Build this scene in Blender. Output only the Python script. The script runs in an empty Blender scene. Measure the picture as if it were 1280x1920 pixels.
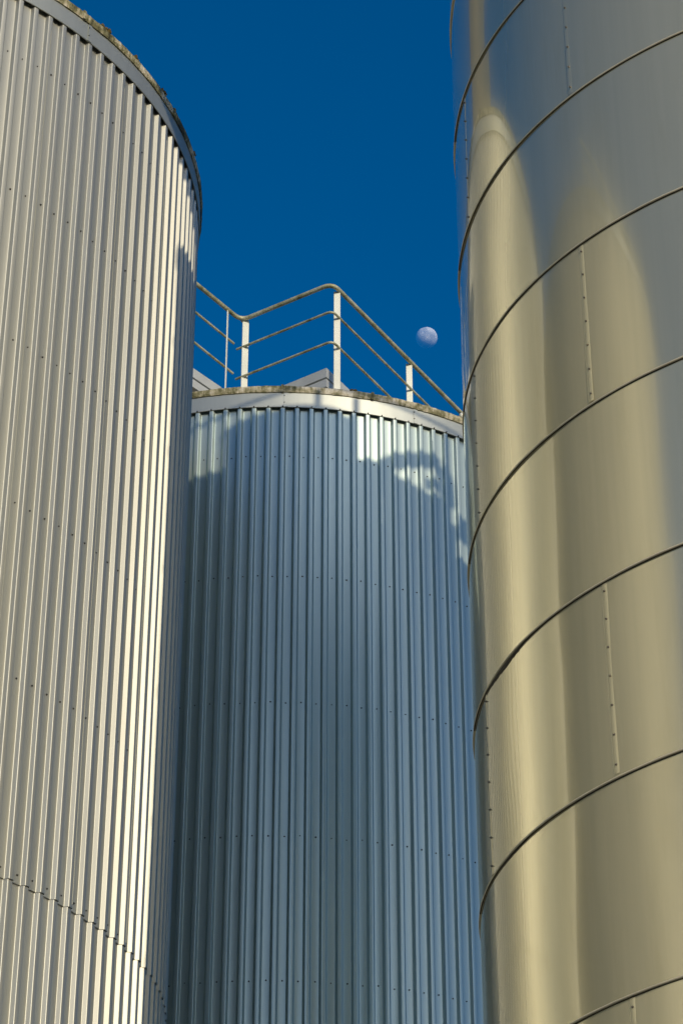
import bpy, math, random
from math import sin, cos, pi, radians, sqrt
from mathutils import Vector, Matrix, noise

random.seed(7)
scene = bpy.context.scene
COL = scene.collection
Z0 = 1.6                                   # eye height above the yard

# ------------------------------------------------------------------ helpers
def link(o):
    COL.objects.link(o); return o

def mesh_obj(name, verts, faces, mat, parent=None, smooth=True, sharp=None):
    me = bpy.data.meshes.new(name)
    me.from_pydata([tuple(v) for v in verts], [], faces)
    me.update()
    if smooth:
        me.polygons.foreach_set('use_smooth', [True] * len(me.polygons))
    if sharp is not None:
        me.set_sharp_from_angle(angle=radians(sharp))
    if mat is not None: me.materials.append(mat)
    o = link(bpy.data.objects.new(name, me))
    if parent is not None: o.parent = parent
    return o

class MB:
    def __init__(s): s.v = []; s.f = []
    def add(s, v, f):
        b = len(s.v); s.v += [tuple(x) for x in v]; s.f += [tuple(i + b for i in q) for q in f]
    def box(s, c, h, M=None):
        c = Vector(c)
        M = M or Matrix.Identity(3)
        v = [c + M @ Vector((sx * h[0], sy * h[1], sz * h[2])) for sz in (-1, 1) for sy in (-1, 1) for sx in (-1, 1)]
        s.add(v, [(0, 2, 3, 1), (4, 5, 7, 6), (0, 1, 5, 4), (2, 6, 7, 3), (0, 4, 6, 2), (1, 3, 7, 5)])
    def prism(s, poly, z0, z1):
        n = len(poly)
        v = [(x, y, z0) for x, y in poly] + [(x, y, z1) for x, y in poly]
        s.add(v, [tuple(range(n - 1, -1, -1)), tuple(range(n, 2 * n))] + [(i, (i + 1) % n, n + (i + 1) % n, n + i) for i in range(n)])
    def tube(s, pts, r, seg=12, cap=True):
        pts = [Vector(p) for p in pts]
        rings = []; up = None
        for i, p in enumerate(pts):
            t = ((pts[min(i + 1, len(pts) - 1)] - p).normalized() + (p - pts[max(i - 1, 0)]).normalized()).normalized()
            if up is None:
                up = Vector((0, 0, 1)) if abs(t.z) < .9 else Vector((1, 0, 0))
            a = t.cross(up).normalized(); b = a.cross(t).normalized(); up = b
            rings.append([p + (a * cos(2 * pi * k / seg) + b * sin(2 * pi * k / seg)) * r for k in range(seg)])
        v = [q for R in rings for q in R]; f = []
        for i in range(len(pts) - 1):
            for k in range(seg):
                k2 = (k + 1) % seg
                f.append((i * seg + k, i * seg + k2, (i + 1) * seg + k2, (i + 1) * seg + k))
        if cap:
            f.append(tuple(range(seg - 1, -1, -1))); f.append(tuple(range((len(pts) - 1) * seg, len(pts) * seg)))
        s.add(v, f)
    def build(s, name, mat, parent=None, smooth=True, sharp=35):
        return mesh_obj(name, s.v, s.f, mat, parent, smooth, sharp if smooth else None)

def bend(pts, r, n=5):
    """round the inner corners of a polyline"""
    pts = [Vector(p) for p in pts]; out = [pts[0]]
    for i in range(1, len(pts) - 1):
        a, b, c = pts[i - 1], pts[i], pts[i + 1]
        u = (a - b).normalized(); w = (c - b).normalized()
        p, q = b + u * r, b + w * r
        for k in range(n + 1):
            t = k / n
            out.append(p * (1 - t) ** 2 + b * 2 * t * (1 - t) + q * t * t)
    out.append(pts[-1]); return out

def empty(name, loc):
    o = link(bpy.data.objects.new(name, None)); o.location = loc
    o.empty_display_size = .2
    return o

def tag(o, label=None, cat=None, group=None, kind=None):
    if label: o['label'] = label
    if cat: o['category'] = cat
    if group: o['group'] = group
    if kind: o['kind'] = kind
    return o

# ------------------------------------------------------------------ materials
def newmat(name):
    m = bpy.data.materials.new(name); m.use_nodes = True
    nt = m.node_tree; b = nt.nodes['Principled BSDF']
    return m, nt, b

def N(nt, t, **kw):
    n = nt.nodes.new(t)
    for k, v in kw.items():
        if k in n.inputs: n.inputs[k].default_value = v
        else: setattr(n, k, v)
    return n

def coords(nt, scale):
    tc = N(nt, 'ShaderNodeTexCoord'); mp = N(nt, 'ShaderNodeMapping'); mp.inputs['Scale'].default_value = scale
    nt.links.new(tc.outputs['Object'], mp.inputs[0]); return mp.outputs[0]

def noise_tex(nt, scale, vec_scale=(1, 1, 1), detail=3, rough=.5):
    n = N(nt, 'ShaderNodeTexNoise', Scale=scale, Detail=detail, Roughness=rough)
    nt.links.new(coords(nt, vec_scale), n.inputs['Vector']); return n.outputs['Fac']

def ramp(nt, src, stops):
    r = N(nt, 'ShaderNodeValToRGB'); e = r.color_ramp.elements
    while len(e) < len(stops): e.new(.5)
    for el, (p, c) in zip(e, stops):
        el.position = p; el.color = c if len(c) == 4 else (*c, 1)
    nt.links.new(src, r.inputs[0]); return r.outputs[0]

def add_bump(nt, b, h, strength, dist):
    bp = N(nt, 'ShaderNodeBump', Strength=strength, Distance=dist)
    nt.links.new(h, bp.inputs['Height']); nt.links.new(bp.outputs[0], b.inputs['Normal']); return bp

def mixrgb(nt, fac, a, b, mode='MIX'):
    m = N(nt, 'ShaderNodeMix', data_type='RGBA', blend_type=mode)
    def setin(i, v):
        if hasattr(v, 'node') or isinstance(v, bpy.types.NodeSocket): nt.links.new(v, m.inputs[i])
        elif isinstance(v, (int, float)): m.inputs[i].default_value = v
        else: m.inputs[i].default_value = (*v, 1)
    setin(0, fac); setin(6, a); setin(7, b); return m.outputs[2]

def clad_material(name, base, metallic, rough, coat=.25, sheen=.42, sheen_rough=.38):
    m, nt, b = newmat(name)
    st = noise_tex(nt, 1.0, (9, 9, .35), 4, .6)               # long vertical run marks
    big = noise_tex(nt, .35, (1, 1, 1), 2)
    c = ramp(nt, st, [(.25, tuple(x * .80 for x in base)), (.7, base)])
    at = N(nt, 'ShaderNodeAttribute', attribute_name='sheet_tone')
    mr = N(nt, 'ShaderNodeMapRange'); mr.inputs[3].default_value = .93; mr.inputs[4].default_value = 1.05
    nt.links.new(at.outputs['Fac'], mr.inputs[0])
    vm = N(nt, 'ShaderNodeVectorMath', operation='SCALE'); nt.links.new(c, vm.inputs[0]); nt.links.new(mr.outputs[0], vm.inputs['Scale']); c = vm.outputs[0]
    c2 = mixrgb(nt, big, c, tuple(x * .9 for x in base))
    nt.links.new(c2, b.inputs['Base Color'])
    b.inputs['Metallic'].default_value = metallic
    rr = N(nt, 'ShaderNodeMapRange'); rr.inputs[3].default_value = rough - .05; rr.inputs[4].default_value = rough + .07
    nt.links.new(noise_tex(nt, 2.2, (1, 1, .2), 3), rr.inputs[0]); nt.links.new(rr.outputs[0], b.inputs['Roughness'])
    b.inputs['Coat Weight'].default_value = coat; b.inputs['Coat Roughness'].default_value = .12
    bp = add_bump(nt, b, noise_tex(nt, 2.2, (1, 1, .25), 2), .35, .012)
    # smoother metallic flake sheen over the rough lacquer
    gl = N(nt, 'ShaderNodeBsdfGlossy', Roughness=sheen_rough); nt.links.new(c2, gl.inputs['Color']); nt.links.new(bp.outputs[0], gl.inputs['Normal'])
    mx = N(nt, 'ShaderNodeMixShader'); mx.inputs[0].default_value = sheen
    nt.links.new(b.outputs[0], mx.inputs[1]); nt.links.new(gl.outputs[0], mx.inputs[2])
    nt.links.new(mx.outputs[0], nt.nodes['Material Output'].inputs['Surface'])
    return m

M_CLAD = clad_material('silver_ribbed_sheet', (.475, .49, .445), .82, .55, .0, .24, .46)
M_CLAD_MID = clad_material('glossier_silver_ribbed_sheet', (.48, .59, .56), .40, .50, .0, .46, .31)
M_FASCIA = clad_material('silver_flat_sheet', (.48, .515, .475), .5, .58, .0)
M_DARK_CLAD = clad_material('dark_ribbed_sheet', (.16, .16, .14), .2, .7, 0, .1, .5)
M_CLAD_FAR = clad_material('dull_ribbed_sheet', (.50, .51, .47), .35, .7, 0, .1, .5)

def steel_material():
    m, nt, b = newmat('satin_cladding_sheet')
    st = noise_tex(nt, 1.0, (14, 14, .25), 4, .6)
    c = ramp(nt, st, [(.3, (.72, .695, .51)), (.7, (.77, .74, .545))])
    sm = noise_tex(nt, 1.0, (3.5, 3.5, .5), 6, .7)                # wiped and dried water marks
    c = mixrgb(nt, ramp(nt, sm, [(.52, (0, 0, 0)), (.72, (.38, .38, .38))]), c, (.64, .60, .40))
    oi = N(nt, 'ShaderNodeObjectInfo'); mr = N(nt, 'ShaderNodeMapRange'); mr.inputs[3].default_value = .95; mr.inputs[4].default_value = 1.04
    nt.links.new(oi.outputs['Random'], mr.inputs[0])
    vm = N(nt, 'ShaderNodeVectorMath', operation='SCALE'); nt.links.new(c, vm.inputs[0]); nt.links.new(mr.outputs[0], vm.inputs['Scale']); c = vm.outputs[0]
    nt.links.new(c, b.inputs['Base Color'])
    b.inputs['Metallic'].default_value = .62
    b.inputs['Specular Tint'].default_value = (1, .97, .88, 1)
    rr = N(nt, 'ShaderNodeMapRange'); rr.inputs[3].default_value = .12; rr.inputs[4].default_value = .22
    nt.links.new(sm, rr.inputs[0]); nt.links.new(rr.outputs[0], b.inputs['Roughness'])
    b.inputs['Coat Weight'].default_value = .9; b.inputs['Coat Roughness'].default_value = .02; b.inputs['Coat IOR'].default_value = 1.5
    b.inputs['Coat Tint'].default_value = (1, .97, .88, 1)
    return m
M_STEEL = steel_material()

def plain(name, col, metallic=0, rough=.5, var=.12, scale=6, bump=.15):
    m, nt, b = newmat(name)
    c = ramp(nt, noise_tex(nt, scale, (1, 1, 1), 4), [(.3, tuple(x * (1 - var) for x in col)), (.7, tuple(min(1, x * (1 + var)) for x in col))])
    nt.links.new(c, b.inputs['Base Color'])
    b.inputs['Metallic'].default_value = metallic; b.inputs['Roughness'].default_value = rough
    add_bump(nt, b, noise_tex(nt, scale * 8, (1, 1, 1), 3), bump, .004)
    return m
M_SEAM = plain('steel_bead', (.62, .57, .40), .25, .4, .1, 5)
M_SEALANT = plain('dark_sealant', (.035, .028, .015), 0, .7, .3, 20)
M_SCREW = plain('screw_head', (.16, .15, .13), .6, .5, .2, 30)
M_SCREW_D = plain('dark_screw_head', (.035, .038, .04), .3, .5, .2, 30)
M_PAINT = plain('pale_painted_steel', (.66, .69, .61), .1, .42, .06, 3, 0)
M_PLATFORM = plain('galvanised_plate', (.50, .53, .52), .3, .5, .1, 3, .05)
M_ROOF = plain('roof_sheet', (.35, .34, .31), .2, .6, .15, 2)
M_BUILD = plain('added_shape_paint', (.45, .45, .43), .1, .5, .1, 2)

def rail_material():
    m, nt, b = newmat('weathered_rail')
    a = noise_tex(nt, 5, (1, 1, 1), 5, .65)
    c = ramp(nt, a, [(.30, (.14, .135, .06)), (.45, (.34, .335, .19)), (.62, (.52, .52, .38))])
    nt.links.new(c, b.inputs['Base Color'])
    b.inputs['Metallic'].default_value = .25; b.inputs['Roughness'].default_value = .5
    add_bump(nt, b, noise_tex(nt, 30, (1, 1, 1), 3), .15, .003)
    return m
M_RAIL = rail_material()

def cap_material(name, x0, x1):
    """flashing overgrown with moss; between x0 and x1 (metres along the rim) it gets cleaner"""
    m, nt, b = newmat(name)
    a = noise_tex(nt, 3.2, (1, 1, 1.4), 9, .72)
    d = noise_tex(nt, 20, (1, 1, .22), 5, .7)
    s = N(nt, 'ShaderNodeMath', operation='MULTIPLY_ADD'); nt.links.new(d, s.inputs[0]); s.inputs[1].default_value = .6; nt.links.new(a, s.inputs[2])
    tc = N(nt, 'ShaderNodeTexCoord'); sx = N(nt, 'ShaderNodeSeparateXYZ'); nt.links.new(tc.outputs['Object'], sx.inputs[0])
    mr = N(nt, 'ShaderNodeMapRange'); mr.inputs[1].default_value = x0; mr.inputs[2].default_value = x1; mr.inputs[3].default_value = 0; mr.inputs[4].default_value = .07
    nt.links.new(sx.outputs[0], mr.inputs[0])
    ad = N(nt, 'ShaderNodeMath', operation='ADD'); nt.links.new(s.outputs[0], ad.inputs[0]); nt.links.new(mr.outputs[0], ad.inputs[1])
    c = ramp(nt, ad.outputs[0], [(.60, (.016, .014, .008)), (.70, (.062, .062, .024)), (.80, (.17, .165, .08)), (.91, (.42, .39, .28)), (1.0, (.58, .56, .47))])
    nt.links.new(c, b.inputs['Base Color'])
    b.inputs['Roughness'].default_value = .75
    add_bump(nt, b, s.outputs[0], .6, .02)
    return m
M_CAP = cap_material('mossy_rim_flashing', 20, 30)
M_CAP_CLEAN = cap_material('partly_mossy_rim_flashing', .25, 1.0)
M_MOSS = plain('dried_moss', (.10, .075, .025), 0, .95, .4, 30)
M_GROUND = plain('yard_concrete', (.12, .118, .11), 0, .9, .25, .6)

# ------------------------------------------------------------------ measured layout
MID = (-.911, 32.911, 4.773)
LEFT = (-6.692, 23.757, 4.834)
ROW4 = (-12.05, 15.25, 4.80)
RT = (4.676, 17.073, 3.629)
SUN_AZ, SUN_EL = 25.0, 19.0                # degrees right of straight behind the camera, and up

# ------------------------------------------------------------------ ribbed tank
def rib_profile(p):
    vw, run, dep = .051, .0215, .045
    pts = [(0, 0), (vw, 0), (vw + run, dep), (p - vw - run, dep), (p - vw, 0), (p, 0)]
    out = [(0., 0.)]
    for i in range(1, 5):
        a, b, c = [Vector(pts[j]) for j in (i - 1, i, i + 1)]
        u = (a - b).normalized(); w = (c - b).normalized(); r = .0065
        P, Q = b + u * r, b + w * r
        for k in range(4):
            t = k / 3
            q = P * (1 - t) ** 2 + b * 2 * t * (1 - t) + Q * t * t
            out.append((q.x, q.y))
    return out

def ribbed_wall(name, c, n, phase, z0, z1, mat, parent, extra=0., nz=1, wob=0.):
    """closed ring of trapezoidal ribs; valley centres at phase + k*step"""
    R = c[2]; step = 2 * pi / n; p = R * step
    prof = rib_profile(p); m = len(prof)
    verts = []; faces = []
    zs = [z0 + (z1 - z0) * k / nz for k in range(nz + 1)]
    rnd = random.Random(int(c[0] * 100) + int(z0 * 10))
    shift = [rnd.uniform(-1, 1) * .004 for _ in range(n)]
    for z in zs:
        for k in range(n):
            for s, d in prof:
                a = phase + (k + s / p) * step
                r = R + d + extra + wob * noise.noise((a * 3.1, z * .35, c[0]))
                zz = z + (shift[k] if z == z0 else 0)
                verts.append((r * sin(a), -r * cos(a), zz))
    T = n * m
    for i in range(nz):
        for k in range(T):
            k2 = (k + 1) % T
            faces.append((i * T + k, i * T + k2, (i + 1) * T + k2, (i + 1) * T + k))
    o = mesh_obj(name, verts, faces, mat, parent, True)
    at = o.data.attributes.new('sheet_tone', 'FLOAT', 'FACE')          # each sheet covers five ribs and aged a little differently
    tones = [rnd.random() for _ in range(n // 5 + 2)]
    at.data.foreach_set('value', [tones[((f % T) // m + 2) // 5] for f in range(len(faces))])
    return o

def ring_profile(prof, seg, wob=None):
    """revolve a closed (r, z) outline"""
    v = []; f = []; m = len(prof)
    for i in range(seg):
        a = 2 * pi * i / seg
        for j, (r, z) in enumerate(prof):
            dr, dz = wob(a, j) if wob else (0, 0)
            v.append(((r + dr) * sin(a), -(r + dr) * cos(a), z + dz))
    for i in range(seg):
        i2 = (i + 1) % seg
        for j in range(m):
            j2 = (j + 1) % m
            f.append((i * m + j, i2 * m + j, i2 * m + j2, i * m + j2))
    return v, f

def disc_roof(R, z, rise, seg=72):
    v = [(R * sin(2 * pi * i / seg), -R * cos(2 * pi * i / seg), z) for i in range(seg)] + [(0, 0, z + rise)]
    v += [(x, y, zz - .12) for x, y, zz in v[:seg]]
    f = [(i, (i + 1) % seg, seg) for i in range(seg)] + [(i, seg + 1 + i, seg + 1 + (i + 1) % seg, (i + 1) % seg) for i in range(seg)]
    f.append(tuple(seg + 1 + i for i in range(seg)))
    return v, f

SCREW_ME = {}
def screw_mesh(key, mat, r=.0125):
    if key in SCREW_ME: return SCREW_ME[key]
    b = MB(); seg = 10
    prof = [(r, 0), (r, .003), (r * .95, .004), (r * .55, .004), (r * .55, .012), (r * .4, .0135)]
    v = []; f = []
    for rr, z in prof:
        v += [(rr * cos(2 * pi * k / seg), -z, rr * sin(2 * pi * k / seg)) for k in range(seg)]
    for i in range(len(prof) - 1):
        for k in range(seg):
            k2 = (k + 1) % seg
            f.append((i * seg + k, i * seg + k2, (i + 1) * seg + k2, (i + 1) * seg + k))
    f.append(tuple(range((len(prof) - 1) * seg, len(prof) * seg)))
    me = bpy.data.meshes.new(key); me.from_pydata(v, [], f); me.materials.append(mat); me.update()
    SCREW_ME[key] = me; return me

def screw(parent, R, a, z, me, sc=1., name='screw'):
    o = link(bpy.data.objects.new(name, me)); o.parent = parent
    o.location = (R * sin(a), -R * cos(a), z); o.rotation_euler = (0, random.uniform(-.3, .3), a); o.scale = (sc, sc, sc)
    return o

def ribbed_tank(name, c, n, phase, top, band, seam, label, wall_mat=None, rows=(), rng=(0, 0), seams=(), detail=True, screw_mat=None, a_lo=0, cap_seams=(), lumps=()):
    R = c[2]
    root = empty(name, (c[0], c[1], 0)); tag(root, label, 'storage tank', 'ribbed storage tanks')
    up = ribbed_wall('cladding_wall', c, n, phase, seam + Z0, top + Z0 - .06, wall_mat or M_CLAD, root, .014, nz=10 if detail else 1, wob=.003 if detail else 0)
    lo = ribbed_wall('lower_wall', c, n, phase, 0, seam + Z0 + .14, wall_mat or M_CLAD, root, 0., nz=6 if detail else 1, wob=.003 if detail else 0)
    zt, zb = top + Z0, band + Z0
    # flat fascia below the rim
    ro = R + .014 + .048
    prof = [(ro, zb), (ro + .004, zb - .002), (ro + .010, zb + .004), (ro + .010, zt - .05), (ro, zt - .05)]
    v, f = ring_profile(prof, 220, (lambda a, j: (.004 * noise.noise((a * 5, j * .0, 3.3)), 0)) if detail else None)
    fa = mesh_obj('fascia', v, f, M_FASCIA, root, True, 40)
    # rim flashing with lumps of moss on it
    rc = ro + .012
    prof = [(rc, zt - .105), (rc + .012, zt - .108), (rc + .022, zt - .08), (rc + .026, zt - .03), (rc + .018, zt - .006), (rc - .02, zt), (rc - .30, zt - .01), (rc - .30, zt - .04), (rc, zt - .05)]
    def wob(a, j):
        k = noise.noise((a * 26, 1.7, c[0])); k2 = noise.noise((a * 90, 4.7, c[0]))
        if j < 2: return (.006 * k2, -.010 * max(0, k) - .006 * max(0, k2))
        if j < 6: return (.006 * k + .004 * k2, .006 * k2)
        return (0, 0)
    v, f = ring_profile(prof, 900 if detail else 120, wob if detail else None)
    cap = mesh_obj('rim_cap', v, f, M_CAP_CLEAN if c is MID else M_CAP, root, True, 50)
    v, f = disc_roof(R + .02, zt - .07, .35); mesh_obj('roof', v, f, M_ROOF, root, True, 30)
    for a in seams:                        # lapped joints in the fascia
        b = MB(); m = Matrix.Rotation(a, 3, 'Z')
        b.box(m @ Vector((0, -(ro + .013), (zb + zt) / 2 - .05)), (.028, .003, (zt - zb) / 2 - .055), m)
        b.build('fascia_joint', M_FASCIA, fa, False)
        for q in (.3, .75):
            screw(fa, ro + .016, a - .004, zb + (zt - zb - .1) * q, screw_mesh('joint_rivet', M_SCREW_D, .008), 1, 'rivet')
    for a in cap_seams:
        b = MB(); m = Matrix.Rotation(a, 3, 'Z')
        b.box(m @ Vector((0, -(rc + .018), zt - .05)), (.02, .012, .062), m)
        b.build('cap_joint', M_CAP, cap, False)
    for i, (a, sx, sz) in enumerate(lumps):
        b = MB(); rr = random.Random(i)
        for k in range(9):
            cx, cz, q = rr.uniform(-sx, sx), rr.uniform(0, sz), rr.uniform(.014, .03)
            aa = a + cx / R
            ctr = Vector(((rc + .005 + rr.uniform(-.02, .02)) * sin(aa), -(rc + .005) * cos(aa), zt + cz))
            pts = []
            for u in range(4):
                for w in range(7):
                    th = pi * (u + .5) / 4; ph = 2 * pi * w / 7; q2 = q * rr.uniform(.6, 1.25)
                    pts.append(ctr + Vector((sin(th) * cos(ph), sin(th) * sin(ph), cos(th))) * q2)
            fs = [(u * 7 + w, u * 7 + (w + 1) % 7, (u + 1) * 7 + (w + 1) % 7, (u + 1) * 7 + w) for u in range(3) for w in range(7)]
            fs += [tuple(range(6, -1, -1)), tuple(range(21, 28))]
            b.add(pts, fs)
        b.build('moss_tuft', M_MOSS, cap, False)
    step = 2 * pi / n
    me = screw_mesh(name + '_screw', screw_mat or M_SCREW, .0108)
    rnd = random.Random(n)
    for ri, z in enumerate(rows):
        k0, k1 = rng[ri] if isinstance(rng[0], tuple) else rng
        for k in range(k0, k1):
            lowz = z < seam
            screw(up if not lowz else lo, R + (.014 if not lowz else 0), phase + k * step + rnd.uniform(-.0012, .0012), z + Z0 + rnd.uniform(-.012, .012), me, rnd.choice((.8, .9, 1, 1, 1.1)))
    return root, up, fa

n_m, n_l = 150, 152
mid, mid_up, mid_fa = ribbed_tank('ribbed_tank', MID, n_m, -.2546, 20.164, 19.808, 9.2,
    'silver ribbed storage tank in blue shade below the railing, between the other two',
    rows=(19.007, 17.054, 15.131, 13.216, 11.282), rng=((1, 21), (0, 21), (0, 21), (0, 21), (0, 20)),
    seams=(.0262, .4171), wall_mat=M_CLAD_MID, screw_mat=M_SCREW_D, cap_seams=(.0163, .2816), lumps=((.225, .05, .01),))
lef, lef_up, lef_fa = ribbed_tank('ribbed_tank', LEFT, n_l, .6656, 20.074, 19.706, 9.22,
    'sunlit silver ribbed storage tank at the left edge with mossy rim',
    rows=(18.899, 17.019, 15.101, 13.194, 11.284, 9.313), rng=((0, 15), (1, 16), (2, 18), (3, 19), (4, 19), (4, 19)),
    seams=(.8849, .45), cap_seams=(.86, 1.25), lumps=((.935, .10, .05), (1.19, .06, .04), (1.42, .03, .02), (1.05, .05, .01)))
for k in range(21):                         # one small rivet over each rib along the foot of the middle fascia
    screw(mid_fa, MID[2] + .074, -.2546 + (k + .5) * 2 * pi / n_m, 19.808 + Z0 + .012, screw_mesh('fascia_rivet', M_SCREW_D, .010), 1, 'rivet')

# side laps of the sheets: every few ribs one sheet edge shows as a thin proud strip with stitching screws
def lap(parent, c, a, z0, z1):
    R = c[2]; m = Matrix.Rotation(a, 3, 'Z')
    b = MB(); b.box(m @ Vector((0, -(R + .0165), (z0 + z1) / 2)), (.0035, .003, (z1 - z0) / 2), m)
    o = b.build('side_lap', parent.data.materials[0], parent, False)
    return o

def crest_a(ph, n, k, side):
    return ph + (k + .5) * 2 * pi / n + side * .0044
for k, sd_ in ((10, -1), (2, 1), (17, -1)):
    lap(mid_up, (0, 0, MID[2] + .045), crest_a(-.2546, n_m, k, sd_), 9.3 + Z0, 19.6 + Z0)
for k, sd_ in ((2, 1), (8, 1), (13, 1)):
    lap(lef_up, (0, 0, LEFT[2] + .045), crest_a(.6656, n_l, k, sd_), 9.26 + Z0, 19.5 + Z0)

# ------------------------------------------------------------------ smooth tank on the right
def smooth_tank():
    cx, cy, R = RT
    root = empty('smooth_tank', (cx, cy, 0))
    tag(root, 'tall smooth beige metal tank with raised ring joints at the right edge', 'storage tank')
    zs = [-1.91 * .803 * k + 15.016 for k in range(-4, 12)]            # ring joints, top to bottom
    zs = [15.016, 13.513, 11.987, 10.459, 8.925, 7.379, 5.834]
    d = 1.531
    zs = [zs[0] + d * k for k in (3, 2, 1)] + zs + [zs[-1] - d * k for k in (1, 2, 3, 4)]
    top = 20.85
    edges = [top] + zs + [-Z0]
    na = 480
    for ci in range(len(edges) - 1):
        z1, z0 = edges[ci] + Z0, edges[ci + 1] + Z0
        nz = 10; v = []; f = []
        for i in range(nz + 1):
            t = i / nz; z = z0 + (z1 - z0) * t
            for k in range(na):
                a = 2 * pi * k / na
                e = .0050 * noise.noise((a * 3.2, z * .9, ci * 7.1)) + .0018 * noise.noise((a * 11, z * .8, ci * 3.3 + 9))
                e += .003 * sin(pi * t) * (.6 + .8 * noise.noise((a * 2, ci * 4.1, 2)))
                r = R + e
                v.append((r * sin(a), -r * cos(a), z))
        for i in range(nz):
            for k in range(na):
                k2 = (k + 1) % na
                f.append((i * na + k, i * na + k2, (i + 1) * na + k2, (i + 1) * na + k))
        crs = mesh_obj('shell_course', v, f, M_STEEL, root, True)
        if 3 <= ci <= 9:
            if ci % 2 == 1 or True:
                pass
        # upright lapped seam with its screws
        if 3 <= ci <= 10 and ci % 2 == 0:
            for a0 in (-.897, -1.40):
                b = MB()
                aw = .012
                vv = []; ff = []
                for i in range(9):
                    z = z0 + .03 + (z1 - z0 - .05) * i / 8
                    w0 = a0 + .0012 * noise.noise((z * 2.3, a0, 1))
                    for (da, dr) in ((-.0010, -.001), (-.0006, .0012), (.0004, .0017), (.010, .0012), (.0140, -.001)):
                        vv.append(((R + dr + .001) * sin(w0 + da), -(R + dr + .001) * cos(w0 + da), z))
                for i in range(8):
                    for j in range(4):
                        ff.append((i * 5 + j, i * 5 + j + 1, i * 5 + j + 6, i * 5 + j + 5))
                b.add(vv, ff)
                b.build('upright_seam', M_STEEL, crs, True, 60)
                for q in range(7):
                    screw(crs, R + .002, a0 + .0075, z0 + .10 + (z1 - z0 - .18) * q / 6, screw_mesh('steel_screw', M_SCREW, .009), 1)
    for zi, zr in enumerate(zs):
        z = zr + Z0
        prof = [(R - .004, z - .010), (R + .008, z - .0095), (R + .011, z - .007), (R + .0125, z - .002), (R + .012, z + .003), (R + .009, z + .007), (R + .004, z + .009), (R - .004, z + .010)]
        v, f = ring_profile(prof, 420, lambda a, j: (.0018 * noise.noise((a * 14, zi * 3, 1)), .004 * noise.noise((a * 5, zi * 5.5, 2))))
        ring = mesh_obj('ring_joint', v, f, M_SEAM, root, True, 60)
        if 3 <= zi <= 9:
            # bead of dark sealant squeezed out under the joint, with drips
            n = 500; v = []; f = []
            a0, a1 = -1.56, -.55
            for i in range(n + 1):
                t = i / n; a = a0 + (a1 - a0) * t
                hang = .003 + .006 * max(0, noise.noise((a * 6, zi * 9.1, 5)))
                if zi in (5, 7, 8, 4): 
                    bell = math.exp(-((a + (1.27 if zi == 7 else 1.27)) / .09) ** 2)
                    hang += bell * (.045 if zi == 7 else .012) * (.8 + .5 * noise.noise((a * 60, zi, 1)))
                    hang += bell * .06 * max(0, noise.noise((a * 140, zi * 2, 7)) - .35)
                v += [((R + .003) * sin(a), -(R + .003) * cos(a), z - .012), ((R + .012) * sin(a), -(R + .010) * cos(a), z - .014 - hang * .4), ((R + .003) * sin(a), -(R + .003) * cos(a), z - .014 - hang)]
            for i in range(n):
                for j in (0, 1):
                    f.append((3 * i + j, 3 * i + j + 1, 3 * i + j + 4, 3 * i + j + 3))
            mesh_obj('sealant_bead', v, f, M_SEALANT, ring, True)
    v, f = disc_roof(R + .03, top + Z0 + .05, .1); mesh_obj('roof', v, f, M_ROOF, root, True, 30)
    return root
smooth_tank()

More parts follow.
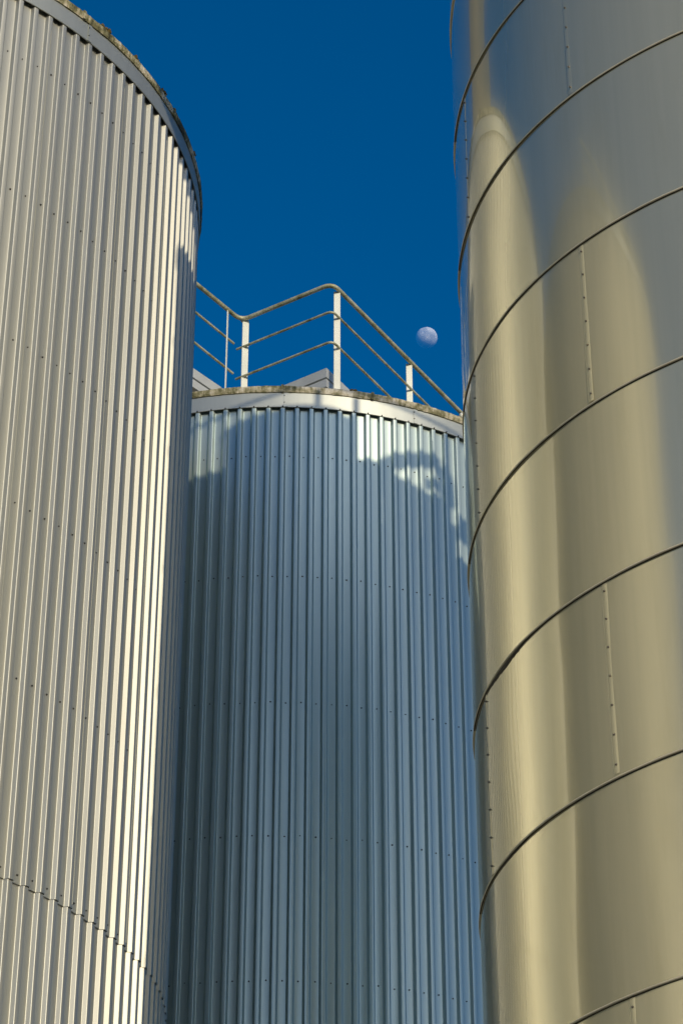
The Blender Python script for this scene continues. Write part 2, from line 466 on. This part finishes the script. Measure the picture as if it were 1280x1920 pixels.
# ------------------------------------------------------------------ railing and platform on a ribbed tank roof
def Z(p, dz=0): return Vector((p[0], p[1], p[2] + Z0 + dz))
ZR = 22.3
def rail_set(off, label_r, label_p, tank_word):
    ox, oy, oz = off
    O = Vector((ox, oy, oz))
    E = Vector((-2.158, 28.43, ZR)); B = Vector((-1.51, 29.345, ZR)); A = Vector((-.135, 28.44, ZR)); F = Vector((1.934, 31.82, ZR))
    E0 = E + (E - B) * .9; F1 = F + (F - A).normalized() * 1.2
    root = empty('guard_railing', Z(O + Vector((-.2, 29.4, 20.98)))); tag(root, label_r, 'railing', 'roof guard railings')
    inv = -root.location
    def loc(p): return Z(p) + O + inv
    m = MB(); m.tube([loc(p) for p in bend([E0, B + (E - B).normalized() * 0, A, F1], .17, 7)], .034, 14); m.build('handrail', M_RAIL, root)
    b = MB(); b.tube([loc(B + Vector((.01, 0, .0))), loc(B + Vector((.06, -.035, 0)))], .037, 14); b.build('rail_sleeve', M_RAIL, root)
    for dz in (-.51, -1.06):
        D = Vector((0, 0, dz))
        m = MB(); m.tube([loc(p + D) for p in (E0, B + (E - B).normalized() * .13 + Vector((-.02, .0, 0)))], .0185, 10); m.build('mid_rail', M_RAIL, root)
        m = MB(); m.tube([loc(p + D) for p in bend([B - (A - B).normalized() * .07, A, F1], .10, 6)], .0185, 10); m.build('mid_rail', M_RAIL, root)
    inw = Vector((0, .05, 0))
    def post(p, w, dpt, yaw, nm='post'):
        c = loc(Vector((p[0], p[1], 0))); h0, h1 = 20.28, ZR - .012
        b = MB(); M3 = Matrix.Rotation(yaw, 3, 'Z')
        b.box(Vector((c.x, c.y, (h0 + h1) / 2 + Z0 + inv.z + O.z)), (w / 2, dpt / 2, (h1 - h0) / 2), M3)
        o = b.build(nm, M_PAINT, root, False)
        bv = o.modifiers.new('b', 'BEVEL'); bv.width = .008; bv.segments = 2
        return o
    dEB = (B - E).normalized(); dBA = (A - B).normalized(); dAF = (F - A).normalized()
    post(E + dEB * .76 + Vector((.02, .02, 0)), .052, .012, math.atan2(dEB.y, dEB.x) + .35)
    post(B + dBA * .085 + Vector((0, .03, 0)), .098, .03, 0.06)
    post(A + dAF * .17 + Vector((-.02, .045, 0)), .098, .03, .06)
    post(A + dAF * 2.29 + Vector((-.02, .045, 0)), .098, .03, .06)
    post(E + dEB * -.5 + Vector((.02, .02, 0)), .052, .012, math.atan2(dEB.y, dEB.x) + .35)
    post(F1 - dAF * .3 + Vector((-.02, .045, 0)), .098, .03, .06)
    # platform
    rp = empty('roof_platform', Z(O + Vector((-.2, 30, 20.1)))); tag(rp, label_p, 'platform', 'roof platforms')
    inv2 = -rp.location
    def poly(ins, pts):
        return [((Vector((x, y, 0)) + Vector((O.x, O.y, 0)) + inv2).x, (Vector((x, y, 0)) + Vector((O.x, O.y, 0)) + inv2).y) for x, y in pts]
    P = [(-3.05, 27.72 + .28), (-2.172, 28.684), (-1.46, 29.56), (-.219, 28.70), (1.75, 31.9), (.4, 33.4), (-3.2, 33.4), (-4.2, 29.5)]
    P2 = [(-3.0, 28.10), (-2.15, 28.76), (-1.45, 29.64), (-.21, 28.79), (1.68, 31.9), (.4, 33.3), (-3.1, 33.3), (-4.1, 29.5)]
    z = lambda q: q + Z0 + inv2.z + O.z
    b = MB(); b.prism(poly(0, P), z(20.79), z(20.95)); b.build('deck', M_PLATFORM, rp, False)
    b = MB(); b.prism(poly(0, P), z(20.62), z(20.755)); b.build('deck_frame', M_PLATFORM, rp, False)
    b = MB(); b.prism(poly(0, [(x, y + .09) for x, y in P2]), z(20.755), z(20.79)); b.build('spacer', M_ROOF, rp, False)
    for x, y in ((-2.6, 29.2), (-.2, 29.6), (1.0, 31.6), (-2.6, 32.8), (.1, 32.8)):
        b = MB(); c = Vector((x, y, 0)) + Vector((O.x, O.y, 0)) + inv2
        b.box((c.x, c.y, (z(20.1) + z(20.62)) / 2), (.06, .06, .26)); b.build('leg', M_PAINT, rp, False)
rail_set((0, 0, 0), 'pale guard railing with three rails and a corner, on the middle tank roof',
         'grey platform edge behind the railing on the middle tank roof', 'middle')
# small round pale cap on the rim beside the far railing end
b = MB(); seg = 14
for i in range(7):
    th = pi * i / 6
    b.v += [(sin(th) * cos(2 * pi * k / seg) * .042, sin(th) * sin(2 * pi * k / seg) * .042, cos(th) * .05) for k in range(seg)]
b.f = [(i * seg + k, i * seg + (k + 1) % seg, (i + 1) * seg + (k + 1) % seg, (i + 1) * seg + k) for i in range(6) for k in range(seg)]
_a = .575
cap = b.build('rail_foot_cap', M_PAINT, mid)
cap.location = ((MID[2] + .09) * sin(_a), -(MID[2] + .09) * cos(_a), 20.19 + Z0)

# ------------------------------------------------------------------ neighbours outside the frame (they throw shadows and show as reflections)
row4, _, _ = ribbed_tank('ribbed_tank', ROW4, n_l, .1, 20.1, 19.74, 9.2, 'silver ribbed storage tank outside the picture, next in the row left of the sunlit one', wall_mat=M_CLAD_FAR, detail=False)
rail_set((ROW4[0] - MID[0] - .0, ROW4[1] - MID[1], -.06), 'pale guard railing on the roof of the tank outside the picture',
         'grey platform on the roof of the tank outside the picture', 'fourth')
b_root = empty('slim_tower', (-12.9, 33.6, 0)); tag(b_root, 'slim tall ribbed tower outside the picture, behind the left tank', 'tower')
ribbed_wall('cladding_wall', (-12.9, 33.6, 2.5), 78, 0, 0, 46, M_DARK_CLAD, b_root)
v, f = disc_roof(2.5, 46, .2); mesh_obj('roof', v, f, M_ROOF, b_root)

pb = MB(); pb.tube([(-9.37, 19.5, 0), (-9.37, 19.5, 19.2), (-9.37, 19.5, 21.4)], .42, 24)  # added out of view to hide a sliver of sky in the reflection
tag(pb.build('gap_filler_pipe', M_BUILD), 'fat upright pipe added between the left tank and its neighbour to fill the reflected gap, outside the picture', 'pipe')
# unseen shapes added on the smooth tank's roof, fitted to the shadow outlines; railing inferred
a = radians(SUN_AZ)
S = Vector((sin(a), -cos(a), 0)); LN = Vector((cos(a), sin(a), 0)); C = Vector((RT[0], RT[1], 0))
FR = Matrix((LN, -S, Vector((0, 0, 1)))).transposed()
TE = math.tan(radians(SUN_EL))
RZ = 20.96 + Z0
def lw(lat, fwd, z): return C + LN * lat - S * fwd + Vector((0, 0, z + Z0))
hs = empty('roof_shadow_block', lw(0, 0, 20.96)); tag(hs, 'long low block added on the smooth tank roof to cast shadow, above the picture', 'shadow caster')
def hbox(parent, nm, l0, l1, f0, f1, z0, z1, rot=0):
    b = MB(); c = lw((l0 + l1) / 2, (f0 + f1) / 2, (z0 + z1) / 2) - parent.location
    M3 = FR @ Matrix.Rotation(rot, 3, 'Z')
    b.box(c, ((l1 - l0) / 2, (f1 - f0) / 2, (z1 - z0) / 2), M3); return b.build(nm, M_BUILD, parent, False)
hbox(hs, 'body', -1.6, 1.05, -.4, .4, 20.9, 23.06)
for l0, l1, zz in ((1.055, 1.44, 22.83), (1.445, 1.60, 22.77), (1.605, 2.08, 22.69), (2.085, 2.2, 22.3)):
    hbox(hs, 'side_body', l0, l1, -.4, .4, 20.9, zz)
hbox(hs, 'shadow_slab', 2.205, 3.2, -.1, .1, 22.2, 22.56)
hbox(hs, 'shadow_stub', 1.70, 1.92, -.05, .05, 22.90, 23.06)  # stub added to notch the lit patch in the shadow
hs2 = empty('shadow_drum', lw(-.2, 0, 23.06)); tag(hs2, 'round drum shape added on the long roof block to cast shadow, above the picture', 'drum')  # added shape, fitted to the rounded top of the shadow
v, f = ring_profile([(0.0, 0), (.85, 0), (.85, .66), (.0, .66)], 48); mesh_obj('body', v, f, M_BUILD, hs2, True, 30)
v, f = ring_profile([(0.0, .662), (.87, .662), (.87, .70), (.0, .72)], 48); mesh_obj('lid', v, f, M_BUILD, hs2, True, 30)
gv = MB(); gv.tube([lw(*p) for p in bend([(.95, .1, 22.6), (1.15, .1, 23.17), (1.84, .1, 23.37), (2.03, .1, 23.2), (2.06, .1, 22.9), (2.06, .1, 22.69)], .14, 5)], .13, 14)  # added shape, bent to cast the arched part of the shadow
tag(gv.build('shadow_pipe', M_BUILD), 'bent pipe added beside the block on the smooth tank roof to cast shadow, above the picture', 'pipe')
rr = empty('guard_railing', lw(0, 0, 23.06)); tag(rr, 'guard railing round the roof block of the smooth tank, above the picture', 'railing', 'roof guard railings')
rp = [(-1.75, -.1, 23.97), (0.0, 1.2, 23.97), (2.1, -.0, 23.97), (3.2, -1.0, 23.97)]
for dz, q in ((0, .03),):
    m = MB(); m.tube([lw(x, y, z + dz) - rr.location for x, y, z in bend(rp, .12)], q, 10); m.build('handrail' if dz == 0 else 'mid_rail', M_RAIL, rr)
for lat, fwd in ((.12, 1.12), (.65, .82), (-1.7, -.06), (2.05, .02)):
    b = MB(); c = lw(lat, fwd, 22.4) - rr.location
    b.box(c, (.05, .012, 1.5), FR); b.build('post', M_PAINT, rr, False)
du = MB()  # inclined box added out of view to shade the left tank's rim
dirv = (Vector((-9.5, 0, 24.05)) - Vector((-3.0, 0, 22.2))).normalized()
p0, p1 = lw(-2.4, 0, 22.06 + .6), lw(-7.2, 0, 22.06 + 4.8 * .285 + .6)
q = (p1 - p0).normalized(); sd = q.cross(Vector((0, 0, 1))).normalized(); upv = sd.cross(q)
M3 = Matrix((q, sd, upv)).transposed()
du.box((p0 + p1) / 2, ((p1 - p0).length / 2, .45, .55), M3)
dobj = empty('shadow_box', (p0 + p1) / 2); tag(dobj, 'inclined box added over the smooth tank roof to shade the left tank, above the picture', 'conveyor')
o = du.build('casing', M_BUILD, dobj, False); o.data.transform(Matrix.Translation(-dobj.location))
b = MB(); c = lw(-2.9, 0, 21.6) - dobj.location
b.box(c, (.2, .2, .72), FR); b.build('support_leg', M_BUILD, dobj, False)

# ------------------------------------------------------------------ ground
g = 60; v = []; f = []
ext = 900.
for i in range(2):
    for j in range(2):
        v.append(((i - .5) * 2 * ext, (j - .5) * 2 * ext, 0))
f = [(0, 2, 3, 1)]
gr = mesh_obj('ground', v, f, M_GROUND, None, False); tag(gr, 'pale concrete yard below the tanks', 'ground', None, 'structure')

# ------------------------------------------------------------------ moon (a far sphere lit by the same sun, its dark side lost in the sky)
F_PX = 4574.12; TH = radians(32.7427)
def ray(px, py):
    X, Y = px - 640, 960 - py
    return Vector((X, F_PX * cos(TH) - Y * sin(TH), F_PX * sin(TH) + Y * cos(TH))).normalized()
mm = bpy.data.materials.new('moon_surface'); mm.use_nodes = True; nt = mm.node_tree; nt.nodes.clear()
out = N(nt, 'ShaderNodeOutputMaterial'); df = N(nt, 'ShaderNodeBsdfDiffuse', Roughness=0.); tr = N(nt, 'ShaderNodeBsdfTransparent'); ad = N(nt, 'ShaderNodeAddShader')
c = ramp(nt, noise_tex(nt, .13, (1, 1, 1), 2, .5), [(.36, (.19, .21, .235)), (.66, (.37, .385, .40))])
nt.links.new(c, df.inputs['Color']); nt.links.new(df.outputs[0], ad.inputs[0]); nt.links.new(tr.outputs[0], ad.inputs[1])
geo = N(nt, 'ShaderNodeNewGeometry'); mx = N(nt, 'ShaderNodeMixShader'); tr2 = N(nt, 'ShaderNodeBsdfTransparent')
nt.links.new(geo.outputs['Backfacing'], mx.inputs[0]); nt.links.new(ad.outputs[0], mx.inputs[1]); nt.links.new(tr2.outputs[0], mx.inputs[2]); nt.links.new(mx.outputs[0], out.inputs[0])
DM = 2500.; rm = DM * 20.2 / F_PX
v = []; f = []; ns, nr = 64, 32
for i in range(nr + 1):
    th = pi * i / nr
    for k in range(ns): v.append((rm * sin(th) * cos(2 * pi * k / ns), rm * sin(th) * sin(2 * pi * k / ns), rm * cos(th)))
for i in range(nr):
    for k in range(ns): f.append((i * ns + k, (i + 1) * ns + k, (i + 1) * ns + (k + 1) % ns, i * ns + (k + 1) % ns))
moon = mesh_obj('moon', v, f, mm); moon.location = ray(799.4, 633) * DM + Vector((0, 0, Z0))
tag(moon, 'pale gibbous moon in the deep blue sky', 'moon')

# ------------------------------------------------------------------ camera, sun, sky
cam = bpy.data.cameras.new('camera'); co = link(bpy.data.objects.new('camera', cam))
co.location = (0, 0, Z0); co.rotation_euler = (pi / 2 + TH, 0, 0)
cam.sensor_fit = 'HORIZONTAL'; cam.sensor_width = 36; cam.lens = 36 * F_PX / 1280
cam.clip_start = .1; cam.clip_end = 6000
scene.camera = co

sun = bpy.data.lights.new('sun', 'SUN'); so = link(bpy.data.objects.new('sun', sun))
sun.energy = 2.85; sun.angle = radians(.48); sun.color = (1, .83, .60)
sd = Vector((sin(a) * cos(radians(SUN_EL)), -cos(a) * cos(radians(SUN_EL)), sin(radians(SUN_EL))))
so.rotation_euler = sd.to_track_quat('Z', 'Y').to_euler(); so.location = (20, -40, 40)

w = bpy.data.worlds.new('World'); scene.world = w; w.use_nodes = True; nt = w.node_tree
sky = N(nt, 'ShaderNodeTexSky'); sky.sky_type = 'NISHITA'; sky.sun_disc = False
sky.sun_elevation = radians(SUN_EL); sky.sun_rotation = radians(180 - SUN_AZ)
sky.air_density = 1.0; sky.dust_density = 2.4; sky.ozone_density = 5.0
hsv = N(nt, 'ShaderNodeHueSaturation', Saturation=1.42)
nt.links.new(sky.outputs[0], hsv.inputs['Color'])
nt.links.new(hsv.outputs[0], nt.nodes['Background'].inputs['Color'])
nt.nodes['Background'].inputs['Strength'].default_value = .112

scene.view_settings.view_transform = 'Standard'; scene.view_settings.look = 'None'
scene.view_settings.exposure = 0; scene.view_settings.gamma = 1
try: scene.view_settings.use_curve_mapping = False
except Exception: pass
scene.cycles.max_bounces = 8; scene.cycles.glossy_bounces = 6; scene.cycles.diffuse_bounces = 4
scene.cycles.use_denoising = True
scene.cycles.sample_clamp_indirect = 8
